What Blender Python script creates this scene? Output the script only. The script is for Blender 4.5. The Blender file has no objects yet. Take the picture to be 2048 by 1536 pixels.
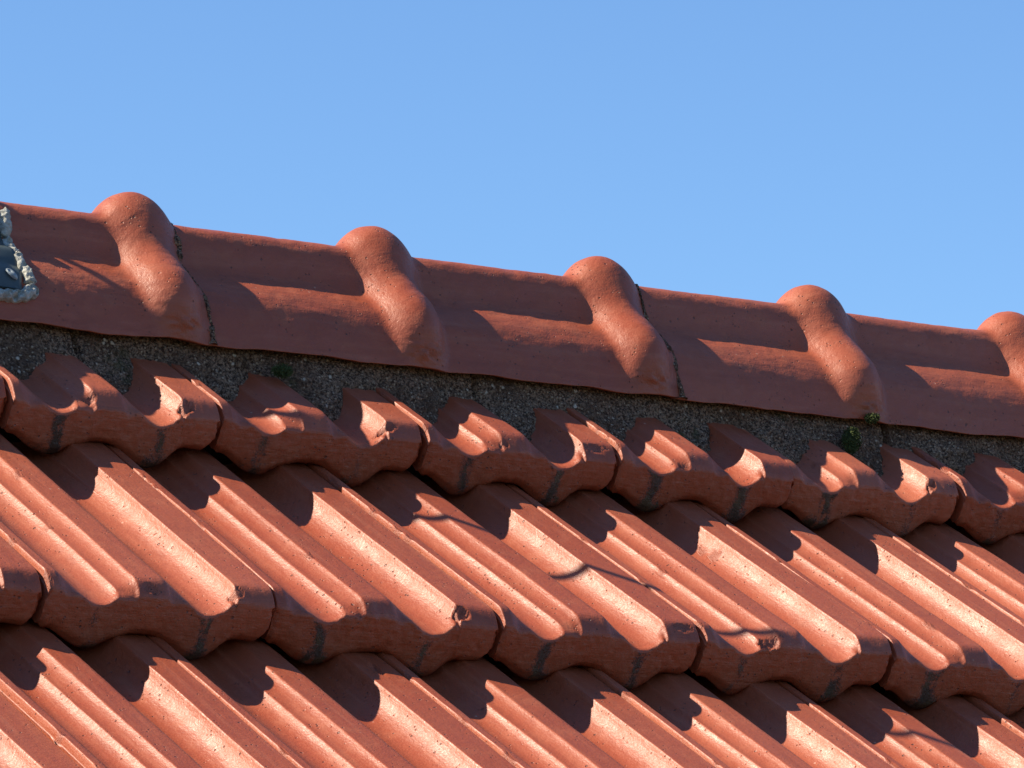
import bpy, math
import numpy as np
from mathutils import Matrix, Vector

# ------------------------------------------------------------------ camera, sky, sun, exposure
scene = bpy.context.scene
PX = 2048.0                       # photograph width in pixels
FOC = 10200.0                     # focal length in those pixels
YAW, ELEV = math.radians(36.83), math.radians(8.77)
DIST, OX, OY = 4.0753, 447.2, 816.9   # the reference tile corner: distance and pixel
Z0 = 2.30                         # its height above the ground
fwd = np.array([math.sin(YAW)*math.cos(ELEV), math.cos(YAW)*math.cos(ELEV), math.sin(ELEV)])
rgt = np.array([math.cos(YAW), -math.sin(YAW), 0.0])
upv = np.cross(rgt, fwd)
off = DIST*(fwd + rgt*(OX-1024)/FOC - upv*(OY-768)/FOC)
cam_loc = np.array([0, 0, Z0]) - off
cd = bpy.data.cameras.new('camera'); cam = bpy.data.objects.new('camera', cd)
scene.collection.objects.link(cam); scene.camera = cam
cd.sensor_width = 36.0; cd.lens = FOC/PX*36.0; cd.clip_start = 0.05; cd.clip_end = 6000
cam.matrix_world = Matrix(((rgt[0], upv[0], -fwd[0], cam_loc[0]), (rgt[1], upv[1], -fwd[1], cam_loc[1]),
                           (rgt[2], upv[2], -fwd[2], cam_loc[2]), (0, 0, 0, 1)))
SUN = np.array([-1.0, 0.505, 1.0]); SUN = SUN/np.linalg.norm(SUN)
w = bpy.data.worlds.new('World'); scene.world = w; w.use_nodes = True
nt = w.node_tree; bg = nt.nodes['Background']
sky = nt.nodes.new('ShaderNodeTexSky'); sky.sky_type = 'NISHITA'; sky.sun_disc = False
sky.sun_elevation = math.asin(SUN[2]); sky.sun_rotation = math.atan2(SUN[0], SUN[1])
sky.air_density = 1.0; sky.dust_density = 0.0; sky.ozone_density = 9.0; sky.altitude = 0
nt.links.new(sky.outputs[0], bg.inputs[0]); bg.inputs[1].default_value = 0.088
sd = bpy.data.lights.new('sun', 'SUN'); sun = bpy.data.objects.new('sun', sd); scene.collection.objects.link(sun)
sd.energy = 5.0; sd.angle = math.radians(0.53); sd.color = (1.0, 0.89, 0.70)
sun.location = (-5, 3, 9); sun.rotation_euler = Vector(SUN).to_track_quat('Z', 'Y').to_euler()
scene.view_settings.view_transform = 'Standard'; scene.view_settings.look = 'None'
scene.view_settings.exposure = 0.97; scene.view_settings.gamma = 1.0; scene.view_settings.use_curve_mapping = False
scene.render.engine = 'CYCLES'

# ------------------------------------------------------------------ helpers
C = scene.collection
rng = np.random.default_rng(11)
def _h(i, j, k, s):
    n = (i*374761393 + j*668265263 + k*2147483647 + s*1274126177) & 0xFFFFFFFF
    n = ((n ^ (n >> 13))*1274126177) & 0xFFFFFFFF
    n = ((n ^ (n >> 16))*2246822519) & 0xFFFFFFFF
    return ((n ^ (n >> 15)) & 0xFFFFFF)/float(0xFFFFFF)*2-1
def vn(x, y, z, seed=0):
    """3-D value noise, -1..1, vectorised"""
    x, y, z = np.broadcast_arrays(np.asarray(x, float), np.asarray(y, float), np.asarray(z, float))
    i, j, k = (np.floor(a).astype(np.int64) for a in (x, y, z))
    f = [a-np.floor(a) for a in (x, y, z)]
    f = [a*a*(3-2*a) for a in f]
    r = 0
    for a in (0, 1):
        for b in (0, 1):
            for c in (0, 1):
                wgt = (f[0] if a else 1-f[0])*(f[1] if b else 1-f[1])*(f[2] if c else 1-f[2])
                r = r + wgt*_h(i+a, j+b, k+c, seed)
    return r
def fbm(x, y, z, seed=0, o=3):
    r = 0; a = 1.0
    for q in range(o):
        r = r + a*vn(x*2**q, y*2**q, z*2**q, seed+q*17); a *= .5
    return r
def smooth(a, b, x):
    t = np.clip((x-a)/(b-a), 0, 1); return t*t*(3-2*t)
def gauss(y, sigma):
    n = int(3*sigma)+1; k = np.exp(-0.5*(np.arange(-n, n+1)/sigma)**2); k /= k.sum()
    return np.convolve(np.pad(y, n, mode='edge'), k, 'valid')
def grid_faces(nr, nc, flip=False):
    a = np.arange(nr*nc).reshape(nr, nc)
    q = np.stack([a[:-1, :-1], a[:-1, 1:], a[1:, 1:], a[1:, :-1]], -1).reshape(-1, 4)
    return q[:, ::-1] if flip else q
def make_mesh(name, V, F, attrs=None, sm=True, mat=None):
    V = np.asarray(V, np.float32); F = np.asarray(F, np.int32); k = F.shape[1]
    me = bpy.data.meshes.new(name)
    me.vertices.add(len(V)); me.vertices.foreach_set('co', V.ravel())
    me.loops.add(F.size); me.loops.foreach_set('vertex_index', F.ravel())
    me.polygons.add(len(F)); me.polygons.foreach_set('loop_start', np.arange(0, F.size, k, dtype=np.int32))
    me.polygons.foreach_set('loop_total', np.full(len(F), k, np.int32))
    me.update(calc_edges=True); me.validate()
    me.polygons.foreach_set('use_smooth', np.full(len(me.polygons), sm))
    for n, v in (attrs or {}).items():
        at = me.attributes.new(n, 'FLOAT', 'POINT'); at.data.foreach_set('value', np.asarray(v, np.float32).ravel())
    if mat: me.materials.append(mat)
    return me
def link(name, me, parent=None, loc=(0, 0, 0)):
    o = bpy.data.objects.new(name, me); C.objects.link(o); o.parent = parent; o.location = loc
    return o
def tag(o, label=None, cat=None, group=None, kind=None):
    if label: o['label'] = label
    if cat: o['category'] = cat
    if group: o['group'] = group
    if kind: o['kind'] = kind
    return o

# ------------------------------------------------------------------ materials
class NT:
    def __init__(s, name):
        s.m = bpy.data.materials.new(name); s.m.use_nodes = True; s.t = s.m.node_tree; s.b = s.t.nodes['Principled BSDF']
    def n(s, typ, **kw):
        d = s.t.nodes.new(typ)
        for k, v in kw.items():
            if k.startswith('i_'): d.inputs[k[2:].replace('_', ' ')].default_value = v
            else: setattr(d, k, v)
        return d
    def l(s, a, b): s.t.links.new(a, b)
    def noise(s, vec, scale, detail=3, rough=.55):
        d = s.n('ShaderNodeTexNoise'); d.inputs['Scale'].default_value = scale; d.inputs['Detail'].default_value = detail
        d.inputs['Roughness'].default_value = rough
        s.l(vec, d.inputs['Vector']); return d.outputs['Fac']
    def vor(s, vec, scale, feat='F1', out='Distance'):
        d = s.n('ShaderNodeTexVoronoi'); d.feature = feat; d.inputs['Scale'].default_value = scale; s.l(vec, d.inputs['Vector'])
        return d.outputs[out]
    def ramp(s, fac, a, b, va=0.0, vb=1.0):
        d = s.n('ShaderNodeMapRange'); d.interpolation_type = 'SMOOTHSTEP'
        d.inputs[1].default_value = a; d.inputs[2].default_value = b; d.inputs[3].default_value = va; d.inputs[4].default_value = vb
        s.l(fac, d.inputs[0]); return d.outputs[0]
    def math(s, op, a, b=None):
        d = s.n('ShaderNodeMath'); d.operation = op
        for i, v in enumerate((a, b)):
            if v is None: continue
            if isinstance(v, (int, float)): d.inputs[i].default_value = v
            else: s.l(v, d.inputs[i])
        return d.outputs[0]
    def mix(s, fac, a, b):
        d = s.n('ShaderNodeMix'); d.data_type = 'RGBA'
        for v, inp in ((fac, d.inputs[0]), (a, d.inputs[6]), (b, d.inputs[7])):
            if isinstance(v, (int, float)): inp.default_value = v
            elif isinstance(v, tuple): inp.default_value = (*v, 1)
            else: s.l(v, inp)
        return d.outputs[2]
    def vec(s, v, sc, offs=None):
        d = s.n('ShaderNodeMapping'); d.inputs['Scale'].default_value = sc; s.l(v, d.inputs['Vector'])
        if offs is not None: s.l(offs, d.inputs['Location'])
        return d.outputs[0]
    def coords(s):
        tc = s.n('ShaderNodeTexCoord'); oi = s.n('ShaderNodeObjectInfo')
        r = s.math('MULTIPLY', oi.outputs['Random'], 37.0)
        cb = s.n('ShaderNodeCombineXYZ'); s.l(r, cb.inputs[0]); s.l(r, cb.inputs[1]); s.l(r, cb.inputs[2])
        ad = s.n('ShaderNodeVectorMath'); s.l(tc.outputs['Object'], ad.inputs[0]); s.l(cb.outputs[0], ad.inputs[1])
        return ad.outputs[0], oi.outputs['Random']
    def attr(s, n):
        d = s.n('ShaderNodeAttribute'); d.attribute_name = n; return d.outputs['Fac']
    def bump(s, h, strength, dist, prev=None):
        d = s.n('ShaderNodeBump'); d.inputs['Strength'].default_value = strength; d.inputs['Distance'].default_value = dist
        s.l(h, d.inputs['Height'])
        if prev is not None: s.l(prev, d.inputs['Normal'])
        return d.outputs[0]

def clay_material(name, ridge=False):
    t = NT(name); v, rnd = t.coords()
    big = t.noise(v, 9, 3); mid = t.noise(v, 45, 4); fine = t.noise(v, 600, 3, .6)
    # body colour: orange clay to rosier clay, tile by tile and in soft clouds
    a = t.mix(t.ramp(big, .35, .68), (0.289, 0.0571, 0.0199), (0.317, 0.0726, 0.0291))
    hue = t.mix(rnd, (0.252, 0.0432, 0.0131), (0.346, 0.0908, 0.0445))
    col = t.mix(.65, a, hue)
    col = t.mix(t.ramp(mid, .52, .72, 0, .30), col, (0.379, 0.1168, 0.0575))          # paler dusty clouds
    sv = t.vec(v, (1, .06, 1)) if not ridge else t.vec(v, (.08, 1, 1))
    col = t.mix(t.ramp(t.noise(sv, 120, 4, .6), .48, .74, 0, .40), col, (0.379, 0.1211, 0.0629))       # drawn-out streaks from the extruder
    col = t.mix(t.ramp(t.noise(sv, 75, 4, .6), .54, .74, 0, .45), col, (0.204, 0.0372, 0.0131))
    col = t.mix(t.ramp(t.noise(v, 26, 5, .65), .54, .70, 0, .45), col, (0.213, 0.0432, 0.0169))
    col = t.mix(t.ramp(t.noise(v, 130, 4), .60, .74, 0, .35), col, (0.190, 0.0416, 0.0192))
    grain = t.ramp(fine, .3, .7, 0, .30); col = t.mix(grain, col, (0.360, 0.0917, 0.0353))
    # pores and specks
    pv = t.vor(v, 210); pm = t.noise(v, 60, 2)
    pits = t.math('MULTIPLY', t.ramp(pv, .10, .22, 1, 0), t.ramp(pm, .50, .64))
    pv2 = t.vor(v, 95); pm2 = t.noise(v, 22, 2)
    pits2 = t.math('MULTIPLY', t.ramp(pv2, .07, .13, 1, 0), t.ramp(pm2, .52, .62))
    pit = t.math('MAXIMUM', pits, pits2)
    col = t.mix(t.math('MULTIPLY', pit, .8), col, (.09, .035, .025))
    pale = t.math('MULTIPLY', t.ramp(t.vor(v, 70), .05, .085, 1, 0), t.ramp(t.noise(v, 14, 2), .56, .64))
    col = t.mix(t.math('MULTIPLY', pale, .6), col, (.52, .32, .23))
    # dirt with a shape of its own (drip stains under the troughs, lichen, broken edges)
    st = t.attr('stain'); sn = t.noise(v, 480, 4, .75)
    sm = t.ramp(t.math('ADD', st, t.math('MULTIPLY', t.math('SUBTRACT', sn, .5), 1.5)), .28, .70)
    lich = t.mix(t.ramp(t.noise(v, 75, 3), .42, .62), (.034, .021, .012), (.070, .050, .022))
    lich = t.mix(t.ramp(t.vor(v, 420), .12, .25, .6, 0), lich, (.20, .17, .13))
    col = t.mix(t.math('MULTIPLY', sm, .92), col, lich)
    br = t.attr('broken'); col = t.mix(t.math('MULTIPLY', br, .55), col, (.22, .055, .028))
    t.l(col, t.b.inputs['Base Color'])
    t.b.inputs['Roughness'].default_value = .62; t.b.inputs['Specular IOR Level'].default_value = .52
    t.l(t.math('ADD', t.ramp(mid, .3, .7, .43, .53), t.ramp(fine, .3, .7, -.05, .08)), t.b.inputs['Roughness'])
    # relief
    streak = t.noise(sv, 420, 3, .6)
    b = t.bump(t.noise(v, 160, 4, .6), .35, .0016)
    b = t.bump(streak, .30, .0006, b)
    b = t.bump(fine, .38, .0007, b)
    fr = t.vec(v, (.10, 1, 1)); fs = t.noise(fr, 260, 5, .7)
    front = t.attr('front'); b2 = t.bump(t.math('MULTIPLY', fs, front), .5, .0022, b)
    inv = t.math('SUBTRACT', 1, pit); b3 = t.bump(inv, .8, .0012, b2)
    b4 = t.bump(t.math('MULTIPLY', t.noise(v, 520, 3, .7), t.math('MAXIMUM', sm, br)), .8, .0016, b3)
    t.l(b4, t.b.inputs['Normal'])
    return t.m

def mortar_material():
    t = NT('mortar'); v, rnd = t.coords()
    big = t.noise(v, 14, 4); n1 = t.noise(v, 420, 4, .75)
    col = t.mix(t.ramp(n1, .40, .62), (.058, .030, .019), (.40, .245, .160))
    col = t.mix(t.ramp(big, .42, .64, 0, .6), col, (.105, .054, .033))
    cell = t.n('ShaderNodeTexVoronoi'); cell.inputs['Scale'].default_value = 300; t.l(v, cell.inputs['Vector'])
    cr = t.n('ShaderNodeSeparateColor'); t.l(cell.outputs['Color'], cr.inputs[0])
    d = t.ramp(cell.outputs['Distance'], .20, .46, 1, 0)
    grit = t.math('MULTIPLY', t.ramp(cr.outputs[0], .38, .80), d)
    col = t.mix(t.math('MULTIPLY', grit, .85), col, (.58, .40, .275))
    c2 = t.n('ShaderNodeTexVoronoi'); c2.inputs['Scale'].default_value = 150; t.l(v, c2.inputs['Vector'])
    cs = t.n('ShaderNodeSeparateColor'); t.l(c2.outputs['Color'], cs.inputs[0])
    g2 = t.math('MULTIPLY', t.ramp(cs.outputs[1], .90, .95), t.ramp(c2.outputs['Distance'], .18, .34, 1, 0))
    col = t.mix(g2, col, (.70, .56, .44))
    ms = t.math('MULTIPLY', t.ramp(t.noise(v, 11, 3), .60, .68), t.ramp(t.noise(v, 90, 3), .40, .6))
    col = t.mix(t.math('MULTIPLY', ms, .7), col, (.050, .056, .020))
    t.l(col, t.b.inputs['Base Color']); t.b.inputs['Roughness'].default_value = .93; t.b.inputs['Specular IOR Level'].default_value = .2
    b = t.bump(n1, .9, .004); b = t.bump(t.math('MAXIMUM', d, g2), .8, .0022, b)
    t.l(b, t.b.inputs['Normal']); return t.m

def plain(name, c1, c2, scale, rough, metal=0.0, bump=.3, dist=.001):
    t = NT(name); v, r = t.coords(); n = t.noise(v, scale, 5, .65)
    t.l(t.mix(t.ramp(n, .3, .7), c1, c2), t.b.inputs['Base Color']); t.b.inputs['Roughness'].default_value = rough
    t.b.inputs['Metallic'].default_value = metal
    if bump: t.l(t.bump(n, bump, dist), t.b.inputs['Normal'])
    return t.m

M_TILE = clay_material('clay_tile'); M_RIDGE = clay_material('clay_ridge', True); M_MORTAR = mortar_material()
M_DECK = plain('roof_felt', (.02, .017, .015), (.035, .03, .026), 60, .95)
M_METAL = plain('blue_grey_metal', (.042, .058, .060), (.066, .084, .084), 30, .42, 0.0, .15, .0006)
M_RIVET = plain('rivet_metal', (.30, .34, .36), (.16, .20, .22), 220, .5, .3, .4)
M_MOSS = plain('moss', (.030, .045, .010), (.075, .095, .022), 300, .95)
M_CABLE = plain('cable_sheath', (.02, .02, .02), (.03, .03, .03), 80, .6)
M_GROUND = plain('ground_soil', (.035, .045, .018), (.07, .07, .035), 3, .95, 0, .5, .02)
M_WALL = plain('rendered_wall', (.50, .46, .40), (.58, .54, .47), 12, .9, 0, .3, .003)

# ------------------------------------------------------------------ roof frame
W, L = .2, .2985                       # cover width and gauge of a roof tile
TH, DE = math.radians(36.82), math.radians(8.2)
TP = TH-DE                             # pitch of a tile's own surface
RY, RZ = .1554, .1776                  # ridge apex (y, z) from the reference corner
def corner(x, r):                      # nose corner line of course r
    return np.array([x, -math.cos(TH)*L*r, Z0-math.sin(TH)*L*r])
t_up = np.array([0, math.cos(TP), math.sin(TP)]); t_n = np.array([0, -math.sin(TP), math.cos(TP)])

# setting: ground sheet out to the horizon
g = make_mesh('ground', [(-3000, -3000, 0), (3000, -3000, 0), (3000, 3000, 0), (-3000, 3000, 0)], [(0, 1, 2, 3)], sm=False, mat=M_GROUND)
tag(link('ground', g), kind='structure')

house = bpy.data.objects.new('outbuilding', None); C.objects.link(house)
tag(house, 'building roofed in red clay tiles with a humped, mortared ridge against blue sky', 'building')
ROWS, X0, X1 = 5, -1.3, 2.5
# felt-covered deck below the tiles, both slopes
th_n = np.array([0, -math.sin(TH), math.cos(TH)])
def deck():
    ed = corner(0, ROWS-1) - th_n*.075; ap = np.array([0, RY, Z0+RZ-.155])
    bk = np.array([0, 2*RY-ed[1], ed[2]])
    pts = []
    for x in (X0, X1):
        for p in (ed, ap, bk): pts.append((x, p[1], p[2]))
        for p in (bk, ap, ed): pts.append((x, p[1], p[2]-.05))
    F = [(i, (i+1) % 6, (i+1) % 6+6, i+6) for i in range(6)]
    F += [(0, 1, 4, 5), (1, 2, 3, 4), (6, 11, 10, 7), (7, 10, 9, 8)]
    return make_mesh('roof_deck', pts, F, sm=False, mat=M_DECK), ed
dm, eave = deck(); roof = link('roof', dm, house)
def walls():
    xs, ys = (X0+.12, X1-.12), (eave[1]+.16, 2*RY-eave[1]-.16); zt = eave[2]-.05+.16*math.tan(TH)-.02
    V = []
    for z in (0, zt): V += [(xs[0], ys[0], z), (xs[1], ys[0], z), (xs[1], ys[1], z), (xs[0], ys[1], z)]
    V += [(xs[0], RY, Z0+RZ-.23), (xs[1], RY, Z0+RZ-.23)]
    me = bpy.data.meshes.new('wall'); me.from_pydata(V, [], [(0, 1, 5, 4), (2, 3, 7, 6), (1, 2, 6, 9, 5), (3, 0, 4, 8, 7)]); me.update()
    me.materials.append(M_WALL); return me
link('wall', walls(), house)

# ------------------------------------------------------------------ roof tiles
def flute(u0, h0, u1, h1, deg, n=9):          # concave rise, steeper towards its upper edge
    p = np.linspace(0, math.radians(deg), n)[1:]; m = p[-1]
    return list(zip(u0+(u1-u0)*np.sin(p)/math.sin(m), h0+(h1-h0)*(1-np.cos(p))/(1-math.cos(m))))
PROF = [(0, -10), (.0012, -3), (.0032, .9), (.0060, 1.4), (.046, 1.1), (.060, -.2), (.100, -5.4), (.148, -11.6), (.188, -15.6), (.218, -17.5), (.236, -17.8)]
PROF += flute(.236, -17.8, .3150, -8.3, 66)+[(.3170, -8.0)]+flute(.3170, -8.0, .3950, 0, 58)
PROF += [(.514, 0), (.530, -.7), (.578, -6.8), (.628, -13.4), (.668, -18.4), (.700, -20.6), (.714, -20.8)]+flute(.714, -20.8, .830, 0, 74, 14)
PROF += [(.996, 0), (.9985, -1.2), (1.0, -5)]
PU, PH = np.array([p[0] for p in PROF]), np.array([p[1] for p in PROF])*.001
_uu = np.linspace(0, 1, 1601); _hh = gauss(np.interp(_uu, PU, PH), 3.6); _hs = gauss(np.interp(_uu, PU, PH), 40)
_cv = np.abs(np.gradient(np.gradient(_hh, _uu), _uu)); _cw = np.cumsum(gauss(1+np.clip(_cv/12, 0, 5), 4))
UC = np.interp(np.linspace(_cw[0], _cw[-1], 190), _cw, _uu); UC[0] = 0; UC[-1] = 1
TLEN = .345
def tile_mesh(seed, width, sl0=0.0, sl1=0.0, torn=None):
    r = np.random.default_rng(seed)
    nu = len(UC); h = np.interp(UC, _uu, _hh); hs = np.interp(UC, _uu, _hs)
    tt = np.concatenate([np.linspace(TLEN, .034, 58), np.linspace(.032, 0, 22)])   # top, tail to nose
    x = UC*width
    nk = r.uniform(.0003, .0024)                 # the nose is a little narrower than the tile
    wob = .0013*vn(UC*7, seed*1.7, 0, 3)+.0006*vn(UC*26, seed*1.3, 0, 4)           # uneven nose line
    T, U = np.meshgrid(tt, UC, indexing='ij'); Hh = np.broadcast_to(h, T.shape).copy()
    # ends of the crests are rounded down towards the front
    t0 = .0125+.0022*vn(seed*3.1, 0, 0, 8)+.0012*vn(U*5, seed*1.1, 0, 18)
    k = (t0-T)/.0022; rd = .0022*np.log1p(np.exp(np.clip(k, -30, 30)))
    crest = smooth(-.0125, -.0015, np.broadcast_to(h, T.shape))
    Hh -= np.minimum(rd*.80*crest, .0105)+.0008*smooth(.003, 0, T)
    # hand-made unevenness
    Hh += .0005*fbm(U*4, T*9, seed*2.3, 21, 2)+.00012*fbm(U*40, T*120, seed*2.3, 31, 3)
    X = np.broadcast_to(x, T.shape)+.0005*vn(U*6, T*10, seed, 41)+T*(sl0*(1-U)+sl1*U)-(U-.5)*2*nk*smooth(.030, 0, T)
    Y = T+wob*smooth(.06, 0, T)
    broken = np.zeros_like(T)
    # broken-off bits: the corner over the round trough, sometimes others
    chips = []
    if torn is not None: chips += torn
    elif r.random() < .4: chips.append((.834+r.normal(0, .004), r.uniform(.004, .012), r.uniform(.003, .006), r.uniform(.003, .006), r.uniform(.002, .004)))
    for q in range(r.integers(0, 3)): chips.append((r.choice([.395, .316, .830]), r.uniform(.03, .25), r.uniform(.002, .004), r.uniform(.003, .007), r.uniform(.0006, .0016)))
    for q in range(r.integers(2, 6)): chips.append((.004, r.uniform(.0, .28), r.uniform(.0015, .003), r.uniform(.002, .007), r.uniform(.0008, .0022)))
    for cu, ct, ru, rt, dep in chips:
        d = np.sqrt(((U-cu)*width/ru)**2+((T-ct)/rt)**2)+.40*fbm(U*width*230, T*230, seed+cu*7, 51, 2)
        m = smooth(1.0, .80, d); Hh -= dep*m*(.9+.22*fbm(U*width*200, T*200, seed, 61, 2)); broken = np.maximum(broken, m)
    front = smooth(.007, .001, T); V = [np.stack([X, Y, Hh], -1)]; B = [broken]; F_ = [front]
    S = [np.zeros_like(T)]
    # front face and the underside near it
    tl = Hh[-1]; lowb = hs*.90-.0400+.0012*vn(UC*9, seed*2.1, 0, 71)
    lowb += .006*smooth(.03, 0, UC)+.010*smooth(.955, 1.0, UC)             # rounded lower corners
    ks = np.concatenate([np.linspace(.06, .94, 13), [1.0]])
    fh = tl[None, :]*(1-ks[:, None])+lowb[None, :]*ks[:, None]
    ku = np.broadcast_to(UC, fh.shape)
    fy = wob[None, :]-.0012*np.sin(np.pi*ks[:, None])+.0045*smooth(.80, 1.0, ks[:, None])+.0030*smooth(.978, 1.0, ku)+.0016*smooth(.02, 0, ku)-.0006*fbm(ku*60, fh*420, seed*1.9, 81, 3)
    V.append(np.stack([np.broadcast_to(x-(UC-.5)*2*nk, fh.shape), fy, fh], -1)); B.append(np.zeros_like(fh)); F_.append(np.ones_like(fh))
    # drips under both troughs
    st = np.zeros_like(fh)
    for cu, p in ((.225+r.normal(0, .01), r.uniform(.4, 1.05)), (.715+r.normal(0, .012), r.uniform(.3, 1.05))):
        wdt = (.024+.018*r.random())*(1+1.3*smooth(.55, 1, ks[:, None])+.5*smooth(.25, 0, ks[:, None]))
        st = np.maximum(st, p*np.exp(-((ku-cu-.01*vn(ks[:, None]*2, seed, cu, 5))/wdt)**2))
        lowp = smooth(.62, .98, ks[:, None])*np.exp(-((ku-cu)/(.055+.03*r.random()))**2); st = np.maximum(st, lowp*r.uniform(.3, 1.0))
    st = st*(.80+.55*fbm(ku*38, ks[:, None]*3.2, seed*1.3, 85, 3))
    S.append(st)
    bt = np.array([.03, .08, TLEN])[:, None]
    bh = np.broadcast_to(np.minimum(lowb+.009, h-.008), (3, nu)).copy(); bh[1:] = h-.014
    V.append(np.stack([np.broadcast_to(x, bh.shape), np.broadcast_to(bt, bh.shape), bh], -1))
    for A in (B, F_, S): A.append(np.zeros_like(bh))
    V = np.concatenate(V, 0); nr = V.shape[0]
    at = {n: np.concatenate(a, 0) for n, a in (('broken', B), ('front', F_), ('stain', S))}
    F = grid_faces(nr, nu, True)
    # side skins: close left and right ends between the top and the underside
    idx = np.arange(nr*nu).reshape(nr, nu); side = []
    nt_ = len(tt)
    for c, fl in ((0, False), (nu-1, True)):
        top = idx[:nt_, c]; seq = idx[nt_:, c]
        # fan strip: front part to the nose, then the long underside edge
        low = [seq[-1], seq[-2], seq[-3], seq[13]]
        for a in range(nt_-1):
            t1, t2 = tt[a], tt[a+1]
            l1 = low[0] if t1 > .2 else low[1] if t1 > .05 else low[2] if t1 > .012 else low[3]
            l2 = low[0] if t2 > .2 else low[1] if t2 > .05 else low[2] if t2 > .012 else low[3]
            q = [top[a], top[a+1], l2, l1]
            side.append(q if l1 != l2 else [top[a], top[a+1], l1, l1])
        for a in range(13): side.append([top[-1], seq[a], seq[a+1], top[-1]] if False else [top[-1] if a == 0 else seq[a-1], seq[a], seq[13], seq[13]])
    V = V.reshape(-1, 3)
    me = make_quads(V, F, side, {k: v.ravel() for k, v in at.items()}, M_TILE)
    return me
def make_quads(V, F, extra, attrs, mat):
    tri = [tuple(dict.fromkeys(map(int, q))) for q in extra]
    tri = [q for q in tri if len(q) >= 3]
    loops = np.concatenate([np.asarray(F, np.int32).ravel(), np.array([i for q in tri for i in q], np.int32)])
    tot = np.concatenate([np.full(len(F), 4, np.int32), np.array([len(q) for q in tri], np.int32)])
    start = np.concatenate([[0], np.cumsum(tot)[:-1]]).astype(np.int32)
    me = bpy.data.meshes.new('roof_tile')
    me.vertices.add(len(V)); me.vertices.foreach_set('co', np.asarray(V, np.float32).ravel())
    me.loops.add(len(loops)); me.loops.foreach_set('vertex_index', loops)
    me.polygons.add(len(tot)); me.polygons.foreach_set('loop_start', start); me.polygons.foreach_set('loop_total', tot)
    me.update(calc_edges=True); me.validate()
    sm = np.concatenate([np.full(len(F), True), np.full(len(tri), False)])
    if len(me.polygons) == len(sm): me.polygons.foreach_set('use_smooth', sm)
    for n, v in attrs.items():
        at = me.attributes.new(n, 'FLOAT', 'POINT'); at.data.foreach_set('value', np.asarray(v, np.float32))
    me.materials.append(mat); return me

SHIFT = {(0, -1): .0054, (0, 0): .001, (0, 1): .0035, (0, 2): .004, (0, 3): -.002, (0, 4): -.004,
         (1, -1.5): -.009, (1, -.5): -.007, (1, .5): .0035, (1, 1.5): .0015, (1, 2.5): .001,
         (2, -2): .009, (2, -1): -.009, (2, 0): 0, (2, 1): .0035, (2, 2): -.003}
SLOPE = {(1, -1.5): .040, (1, -.5): .035}
TORN = {(0, -1): [(.840, .008, .006, .005, .004), (.375, .010, .006, .004, .003)], (0, 0): [(.842, .009, .009, .004, .0045)],
        (0, 1): [(.400, .006, .004, .003, .002), (.90, .010, .014, .003, .0015)], (0, 2): [(.360, .004, .006, .003, .002)],
        (0, 3): [(.838, .007, .004, .005, .0045)], (0, 4): [(.845, .010, .008, .004, .003)],
        (1, -1.5): [(.838, .008, .005, .004, .002), (.45, .007, .006, .004, .002)], (1, -.5): [(.842, .009, .008, .005, .0036)],
        (1, .5): [(.93, .010, .012, .003, .0012)], (1, 1.5): [(.350, .005, .010, .005, .0035), (.80, .205, .004, .005, .0014), (.79, .222, .004, .004, .0012)],
        (2, -1): [(.91, .268, .004, .006, .003)]}
pool = []
def joint(j, r): return j*W + SHIFT.get((r, j), .0035*vn(j*3.3, r*5.1, 0, 91))
for r in range(ROWS):
    ph = 0 if r % 2 == 0 else .5
    js = [j+ph for j in range(-6, 12)]
    for j in js:
        x0, x1 = joint(j, r), joint(j+1, r)
        seen = r <= 2 and -2.6 <= j <= 5.2
        rr = np.random.default_rng(int(1000+r*100+j*2+50))
        wd = x1-x0-rr.uniform(.0006, .0020)
        if seen:
            me = tile_mesh(100*r+int(j*2)+31, wd, SLOPE.get((r, j), 0.0), SLOPE.get((r, j+1), 0.0), TORN.get((r, j), [])); pool.append((me, wd)); sx = 1
        else:
            me, pw = pool[rr.integers(len(pool))] if pool else (None, 1)
            if me is None: me = tile_mesh(7, wd); pool.append((me, wd)); pw = wd
            sx = wd/pw
        o = link('roof_tile', me, roof)
        c = corner(x0+.0008, r) + t_up*rr.normal(0, .0026) + t_n*rr.normal(0, .0008)
        tw, ti = rr.normal(0, .0036), rr.normal(0, .0055)
        R = Matrix(((1, 0, 0), (0, t_up[1], t_n[1]), (0, t_up[2], t_n[2])))
        R = R @ Matrix.Rotation(tw, 3, 'Z') @ Matrix.Rotation(ti, 3, 'Y')
        mw = R.to_4x4(); mw.translation = Vector(c)
        o.matrix_local = mw @ Matrix.Diagonal((sx, 1, 1, 1))

# ------------------------------------------------------------------ ridge tiles
RP = np.array([(0, 0), (-8, -1.5), (-15, -5.5), (-20, -12), (-22.8, -20), (-25, -30), (-28.5, -40), (-36, -47), (-47, -54.5),
               (-55.5, -62), (-63, -70.5), (-68.8, -81.5), (-73, -92.5), (-76.5, -103), (-79.5, -113)])*.001
def resample(P, n, sg=3.0):
    d = np.concatenate([[0], np.cumsum(np.linalg.norm(np.diff(P, axis=0), axis=1))])
    s = np.linspace(0, d[-1], 400); y = np.interp(s, d, P[:, 0]); z = np.interp(s, d, P[:, 1])
    # mirror about the apex before smoothing so that the top stays round
    yy = np.concatenate([-y[::-1], y[1:]]); zz = np.concatenate([z[::-1], z[1:]])
    yy, zz = gauss(yy, 11), gauss(zz, 11)
    y, z = yy[399:], zz[399:]; y[0] = 0
    y = y*(P[-1, 0]/y[-1]); z = (z-z[0]); z = z*(P[-1, 1]/z[-1])
    s2 = np.linspace(0, d[-1], n)
    return s2/d[-1], np.interp(s2, s, y), np.interp(s2, s, z)
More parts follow.
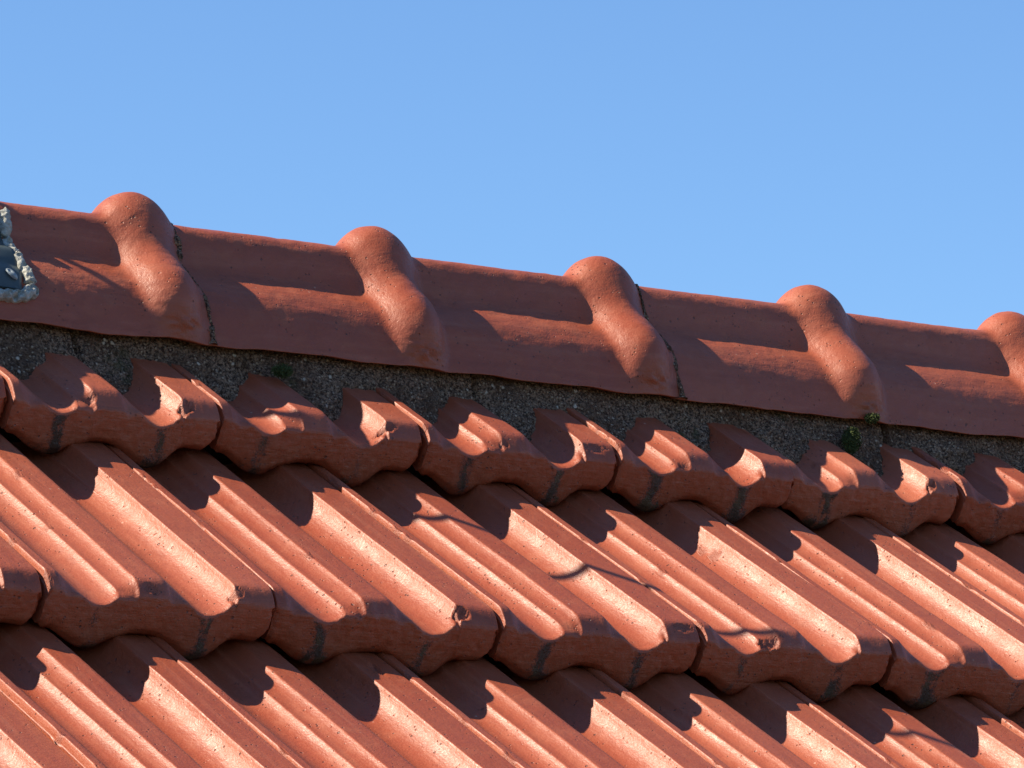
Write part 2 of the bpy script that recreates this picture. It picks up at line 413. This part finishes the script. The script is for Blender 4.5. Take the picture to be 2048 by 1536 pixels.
HP = np.array([(0, 22.5), (-10, 21), (-19.5, 16), (-27, 6.5), (-32.5, -4), (-37.5, -15.5), (-44, -27), (-53, -36), (-63.5, -44.5),
               (-74.5, -54), (-83, -65.5), (-86.5, -79), (-85, -92), (-81.8, -103.5), (-80.8, -113)])*.001
NS = 104
sf, ry, rz = resample(RP, NS)
_d = np.concatenate([[0], np.cumsum(np.linalg.norm(np.diff(RP, axis=0), axis=1))]); _d /= _d[-1]
_q = np.linspace(0, 1, 400); _hy = np.interp(_q, _d, HP[:, 0]); _hz = np.interp(_q, _d, HP[:, 1])
_hy2 = gauss(np.concatenate([-_hy[::-1], _hy[1:]]), 12)[399:]; _hz2 = gauss(np.concatenate([_hz[::-1], _hz[1:]]), 12)[399:]
hy, hz = np.interp(sf, _q, _hy2), np.interp(sf, _q, _hz2); hy[0] = 0
hy[-6:] = np.minimum(hy[-6:], ry[-6:]-.001)
def normals(y, z, sg):
    yy = gauss(np.concatenate([-y[::-1], y[1:]]), sg)[len(y)-1:]; zz = gauss(np.concatenate([z[::-1], z[1:]]), sg)[len(y)-1:]
    dy, dz = np.gradient(yy), np.gradient(zz); l = np.hypot(dy, dz)
    return dz/l, -dy/l           # outward for the front side
fy_, fz_ = normals(ry, rz, 1.5)
PB, BX = .2454, .007              # hump pitch and the first hump
RLEN = 2*PB
_hw = np.interp(sf, [0, .3, .6, .85, 1], [.0340, .0325, .0300, .0270, .0250])
_dd = np.linspace(-1.6, 1.6, 641); _dome = gauss(np.clip(1-_dd**2, 0, 1)**.80, 22); _dome /= _dome.max()
def hump_weight(X, S, hump_x):
    """how much of the hump section stands at (X, arc index S)"""
    B = np.zeros(np.broadcast(X, S).shape)
    for hx in hump_x:
        d = (X-hx)/(np.interp(S, np.arange(NS), _hw)*.97); B = np.maximum(B, np.interp(d, _dd, _dome))
    return B
def ridge_mesh(seed):
    """local x: 0 at the left end; the humps at .25*RLEN-ish and at the right end"""
    r = np.random.default_rng(seed)
    n = 200; X = np.linspace(-.004, RLEN+.0005, n); h1, h2 = RLEN-.031-PB, RLEN-.031
    XX, SS = np.meshgrid(X, np.arange(NS), indexing='ij'); s = sf[SS]
    Bw = hump_weight(XX, SS, (h1, h2))
    Bw = np.maximum(Bw, .15*smooth(RLEN-.028, RLEN-.012, XX)); A = np.zeros_like(XX)
    uneven = .0008*fbm(XX*7, s*2.2, seed*1.7, 5, 2)+.00045*fbm(XX*70, s*16, seed*1.7, 7, 3)
    lowrag = .0014*fbm(XX[:, -1]*18, 0, seed, 9, 3)
    rough = np.zeros_like(XX)
    # pressed, torn clay at the foot of a hump
    for hx in (h1, h2):
        m = np.exp(-((XX-hx-.004)/.017)**2)*np.exp(-((s-.90)/.055)**2)*r.uniform(.3, 1)
        rough = np.maximum(rough, m); A = A + m*(.0022*fbm(XX*160, s*42, seed+hx*9, 15, 3))
    Y = ry[SS]*(1-Bw)+hy[SS]*Bw+fy_[SS]*(uneven+A); Z = rz[SS]*(1-Bw)+hz[SS]*Bw+fz_[SS]*(uneven+A)
    k = smooth(.93, 1.0, s); Z = Z-k*lowrag[:, None]
    Xg = XX+.0012*vn(s*4, seed, 0, 3)*smooth(RLEN-.02, RLEN, XX)
    front = np.stack([Xg, Y, Z], -1)
    back = np.stack([Xg, -Y, Z], -1)[:, ::-1][:, :-1]
    G = np.concatenate([back[:, ::1], front], 1)            # back skirt .. apex .. front skirt
    rg = np.concatenate([rough[:, ::-1][:, :-1], rough], 1)
    # inner lips so that edges show thickness
    th = .013
    inn = np.stack([X[:, None], G[:, -1:, 1]+th, G[:, -1:, 2]+.0015], -1) if False else None
    lipf = G[:, -1:].copy(); lipf[..., 1] += th; lipf[..., 2] += .002
    lipf2 = lipf.copy(); lipf2[..., 2] += .02; lipf2[..., 1] += .003
    lipb = G[:, :1].copy(); lipb[..., 1] -= th; lipb[..., 2] += .002
    G = np.concatenate([lipb, G, lipf, lipf2], 1); rg = np.pad(rg, ((0, 0), (1, 2)))
    nc = G.shape[1]
    # end rims, left and right
    def shrink(row):
        o = row.copy(); c = np.stack([row[:, 0]*0+row[0, 0], row[:, 1]*0, row[:, 2]*0-.10], -1)
        o[:, 1:] += (c-row)[:, 1:]*.13; return o
    G = np.concatenate([shrink(G[0])[None], G, shrink(G[-1])[None]], 0); rg = np.pad(rg, ((1, 1), (0, 0)))
    F = grid_faces(G.shape[0], nc, False)
    me = make_mesh('ridge_tile', G.reshape(-1, 3), F, {'broken': np.clip(rg, 0, 1).ravel()*.6, 'stain': np.zeros(rg.size), 'front': np.zeros(rg.size)}, True, M_RIDGE)
    return me
ridge_objs = []
ends = []                                       # X of the right end of each ridge tile
for q in range(-2, 5):
    right = BX+2*q*PB+.031
    ends.append(right)
    seed = 40+q
    me = ridge_mesh(seed) if -1 <= q <= 3 or not ridge_objs else ridge_objs[0].data
    o = link('ridge_tile', me, roof, (right-RLEN, RY, Z0+RZ))
    rr = np.random.default_rng(seed); o.rotation_euler = (rr.normal(0, .004), 0, 0)
    ridge_objs.append(o)

# ------------------------------------------------------------------ mortar
def mortar_strip(xa, xb, seed):
    st = .0013 if -.45 < (xa+xb)/2 < 1.35 else .004
    n = max(8, int((xb-xa)/st)); X = np.linspace(xa, xb, n)
    ks = np.linspace(0, 1, 44)
    XX, K = np.meshgrid(X, ks, indexing='ij')
    y0, z0 = RY-.0665, Z0+RZ-.100              # tucked up behind the skirt
    y1, z1 = RY-.0935, Z0+RZ-.178              # below the tile surface
    Y = y0+(y1-y0)*smooth(0, 1.2, K)*1.15; Z = z0+(z1-z0)*K
    rag = .0050*fbm(XX*20, Z*20, seed*0+3, 13, 4)
    gr = .0016*fbm(XX*190, Z*190, Y*190, 23, 3)+.0009*vn(XX*560, Z*560, Y*560, 33)
    o = rag*smooth(.12, .4, K)+gr-.003*smooth(.25, 0, K)
    ed = np.minimum(smooth(0, .004, XX-xa), smooth(0, .004, xb-XX)); o = o-.006*(1-ed)
    G = np.stack([XX+.0006*vn(Z*300, XX*300, 0, 2), Y-o, Z], -1)
    G = np.concatenate([G, np.stack([X, np.full(n, y1+.03), np.full(n, z1)], -1)[:, None]], 1)
    return make_mesh('mortar_bed', G.reshape(-1, 3), grid_faces(n, G.shape[1], True), None, True, M_MORTAR)
XC = (252-447.2)/(.8*2480)+.012                  # hairline crack seen at the left
cuts = [X0+.05, XC-.42, XC-.0004, XC+.40, XC+.86, 1.25, X1-.1]
for a, b in zip(cuts[:-1], cuts[1:]): link('mortar_bed', mortar_strip(a+.0006, b-.0006, int(a*100)+500), roof)
def joint_mortar(xe, seed):
    n = 150; s = np.linspace(.10, 1.0, n); m = 9
    y = np.interp(s, sf, ry); z = np.interp(s, sf, rz); a_, b_ = np.interp(s, sf, fy_), np.interp(s, sf, fz_)
    ang = np.linspace(0, math.pi, m); S, Aa = np.meshgrid(s, ang, indexing='ij')
    wd = (.0030+.0025*vn(s*17, seed, 0, 3)+.0012*vn(s*60, seed, 0, 4)); wd = np.clip(wd, .0008, .007)
    ht = .0042+.0018*vn(s*23, seed, 5, 6)
    X = xe+.0010-np.cos(Aa)*wd[:, None]; o = np.sin(Aa)*ht[:, None]+.0009*vn(S*260, Aa*3, seed, 8)-.0006
    G = np.stack([X, RY+y[:, None]+a_[:, None]*o, Z0+RZ+z[:, None]+b_[:, None]*o], -1)
    return make_mesh('mortar_joint', G.reshape(-1, 3), grid_faces(n, m, False), None, True, M_MORTAR)
for q, e in enumerate(ends):
    if -.3 < e < 1.5: link('mortar_joint', joint_mortar(e, q*3+1), roof)

# ------------------------------------------------------------------ metal flashing with its sealant, at the left end
def ridge_at(X, sv, offs):
    """point on the ridge (global X, arc fraction 0 apex .. 1 front skirt), pushed out by offs"""
    X, sv, offs = np.broadcast_arrays(X, sv, offs)
    Bw = np.zeros_like(X, float)
    Bw = hump_weight(X, np.interp(sv, sf, np.arange(NS)), [BX+k*PB for k in range(-4, 8)])
    y = np.interp(sv, sf, ry)*(1-Bw)+np.interp(sv, sf, hy)*Bw; z = np.interp(sv, sf, rz)*(1-Bw)+np.interp(sv, sf, hz)*Bw
    return np.stack([X, RY+y+np.interp(sv, sf, fy_)*offs, Z0+RZ+z+np.interp(sv, sf, fz_)*offs], -1)
XF, SB = -.1340, .800                      # right edge and lower edge of the sheet
fl = bpy.data.objects.new('metal_flashing', None); C.objects.link(fl)
tag(fl, 'blue grey metal flashing with crumbling grey sealant lying over the ridge at the left edge', 'flashing')
def flashing_sheet():
    n, m = 90, 70
    a, sv = np.meshgrid(np.linspace(0, 1, n), np.linspace(-.35, 1, m), indexing='ij')
    S = np.abs(sv)*SB; edge = XF+.004*smooth(.80, 1.0, S/SB)*-1.6-.006*smooth(.35, 0, S)
    X = edge-.24*(1-a)
    o = .0050+.0020*vn(X*30, S*6, 0, 3)+.0016*np.exp(-((S-.52-.7*(X-XF))/.035)**2)-.0016*np.exp(-((S-.62-.5*(X-XF))/.03)**2)
    G = ridge_at(X, S, o)
    G[..., 1] = np.where(sv < 0, 2*RY-G[..., 1], G[..., 1])
    G2 = G.copy(); G2[..., 1] += .0016; G2[..., 2] -= .0008
    V = np.concatenate([G.reshape(-1, 3), G2.reshape(-1, 3)]); F = grid_faces(n, m, False); N_ = n*m
    idx = np.arange(N_).reshape(n, m); rim = []
    for e in (idx[-1, :], idx[:, -1]):
        rim += [[e[k], e[k+1], e[k+1]+N_, e[k]+N_] for k in range(len(e)-1)]
    return make_mesh('metal_sheet', V, np.concatenate([F, F[:, ::-1]+N_, np.array(rim)]), None, True, M_METAL)
sheet = link('metal_sheet', flashing_sheet(), fl)
def slot_rivet(x, sv, ang):
    n, m = 20, 8
    A, Rr = np.meshgrid(np.linspace(0, 2*math.pi, n), np.linspace(0, 1, m), indexing='ij')
    lx, ls = np.cos(A)*Rr*.0062, np.sin(A)*Rr*.0030
    u = lx*math.cos(ang)-ls*math.sin(ang); v = lx*math.sin(ang)+ls*math.cos(ang)
    o = .0062+.0024*np.sqrt(np.clip(1-Rr**2, 0, 1))-.0020*np.exp(-((lx+.0025)/.0022)**2-(ls/.0013)**2)
    G = ridge_at(x+u, sv+v/.155, o)
    return make_mesh('rivet', G.reshape(-1, 3), grid_faces(n, m, False), None, True, M_RIVET)
link('rivet', slot_rivet(XF-.0135, .715, .9), sheet)
link('rivet', slot_rivet(XF-.0225, .575, 1.1), sheet)
def sealant(path, seed, wide):
    """rough bead: path is a list of (X, s)"""
    P = np.array(path); d = np.concatenate([[0], np.cumsum(np.hypot(np.diff(P[:, 0]), np.diff(P[:, 1])*.155))])
    n = max(24, int(d[-1]/.0009)); q = np.linspace(0, d[-1], n); px, ps = np.interp(q, d, P[:, 0]), np.interp(q, d, P[:, 1])
    tx, ts = np.gradient(px), np.gradient(ps)*.155; l = np.hypot(tx, ts); nx, nsv = -ts/l, tx/l
    m = 19; ang = np.linspace(0, math.pi, m); Q, A = np.meshgrid(q, ang, indexing='ij')
    wv = wide*1.15*(1+.22*vn(q*120, seed, 0, 1)+.12*vn(q*420, seed, 0, 2))[:, None]
    wv = wv*np.minimum(smooth(0, .003, q), smooth(0, .003, d[-1]-q))[:, None]
    rg = fbm(Q*330, A*2.2, seed, 5, 3)
    c = -np.cos(A)*wv; o = (.0072+.0012*vn(q*160, seed, 0, 8)[:, None])*np.sin(A)**.55+.0011*rg*np.sin(A)
    crack = smooth(.35, .6, vn(Q*210, A*1.1, seed, 11)); o = o-.0036*crack*np.sin(A)
    G = ridge_at(px[:, None]+nx[:, None]*c, ps[:, None]+nsv[:, None]*c/.155, o)
    return make_mesh('sealant_bead', G.reshape(-1, 3), grid_faces(n, m, True), None, True, M_SEAL)
M_SEAL = plain('crumbling_sealant', (.20, .20, .17), (.50, .49, .44), 240, .92, 0, .9, .003)
for k, (a, b) in enumerate(((.17, .34), (.345, .525), (.535, .755))):
    ss = np.linspace(a, b, 12); link('sealant_bead', sealant([(XF+.0045+.0015*math.sin(9*x), x) for x in ss], 3+k, .0048), fl)
arc = [(XF+.0045, .760), (XF+.0035, .795), (XF-.003, .823), (XF-.012, .833)]
link('sealant_bead', sealant(arc+[(XF-.012-.012*k, .835+.004*math.sin(k)) for k in range(1, 18)], 9, .0048), fl)

# ------------------------------------------------------------------ moss in the mortar
def unproject(px, py, depth_pt, nrm):
    d = fwd+rgt*(px-1024)/FOC-upv*(py-768)/FOC
    return cam_loc+d*(((depth_pt-cam_loc)@nrm)/(d@nrm))
def moss(center, rx, rz_, n, seed):
    r = np.random.default_rng(seed); V = []; F = []
    p = r.normal(0, 1, (n, 3)); p /= np.linalg.norm(p, axis=1)[:, None]; p *= (r.random(n)**.4)[:, None]
    p = p*np.array([rx, .007, rz_])
    for c in p:
        for q in range(4):
            a = r.normal(0, 1, 3); a /= np.linalg.norm(a); b = np.cross(a, r.normal(0, 1, 3)); b /= np.linalg.norm(b)
            i = len(V); L_ = r.uniform(.0014, .0026)
            V += [c-b*.00035, c+a*L_*.5+b*.0004, c+a*L_, c+a*L_*.5-b*.0004]; F.append((i, i+1, i+2, i+3))
    return make_mesh('moss_clump', np.array(V), F, None, False, M_MOSS)
mpt = np.array([0, RY-.0865, Z0+RZ-.13])
for px, py, rx, rz_, n, sd_, lab in ((1703, 880, .0095, .0125, 900, 1, 'small dark green moss clump in the mortar below the right ridge tiles'),
                                     (1745, 836, .0070, .0045, 260, 2, 'thin yellowish moss tuft under the skirt of the right-hand ridge tile'),
                                     (565, 742, .0100, .0055, 380, 3, 'dark moss patch in the mortar below the second hump')):
    c = unproject(px, py, mpt, np.array([0, -1.0, 0]))
    o = link('moss_clump', moss(c, rx, rz_, n, sd_), None, tuple(c)); tag(o, lab, 'moss', 'moss growing in the ridge mortar')

# ------------------------------------------------------------------ overhead cable up and to the left; only its shadow crosses the tiles
pa = unproject(600, 824, corner(0, 0)+t_n*0, t_n); pd = unproject(1500, 1243, corner(0, 1), t_n)
ca, cb_ = pa+SUN*.62, pd+SUN*.86
def cable():
    n, m = 120, 10; q = np.linspace(-4.0, 6.0, n); dirv = cb_-ca
    mid = ca+np.outer(q, dirv); mid[:, 2] += .010*((q-.5)**2-.25)*.3
    dn = dirv/np.linalg.norm(dirv); e1 = np.cross(dn, [0, 0, 1.0]); e1 /= np.linalg.norm(e1); e2 = np.cross(e1, dn)
    A = np.linspace(0, 2*math.pi, m, endpoint=True)
    G = mid[:, None]+.0045*(np.cos(A)[None, :, None]*e1+np.sin(A)[None, :, None]*e2)
    return make_mesh('overhead_cable', G.reshape(-1, 3), grid_faces(n, m, False), None, True, M_CABLE)
tag(link('overhead_cable', cable()), 'thin dark cable strung above the roof, its shadow crossing the tiles', 'cable')
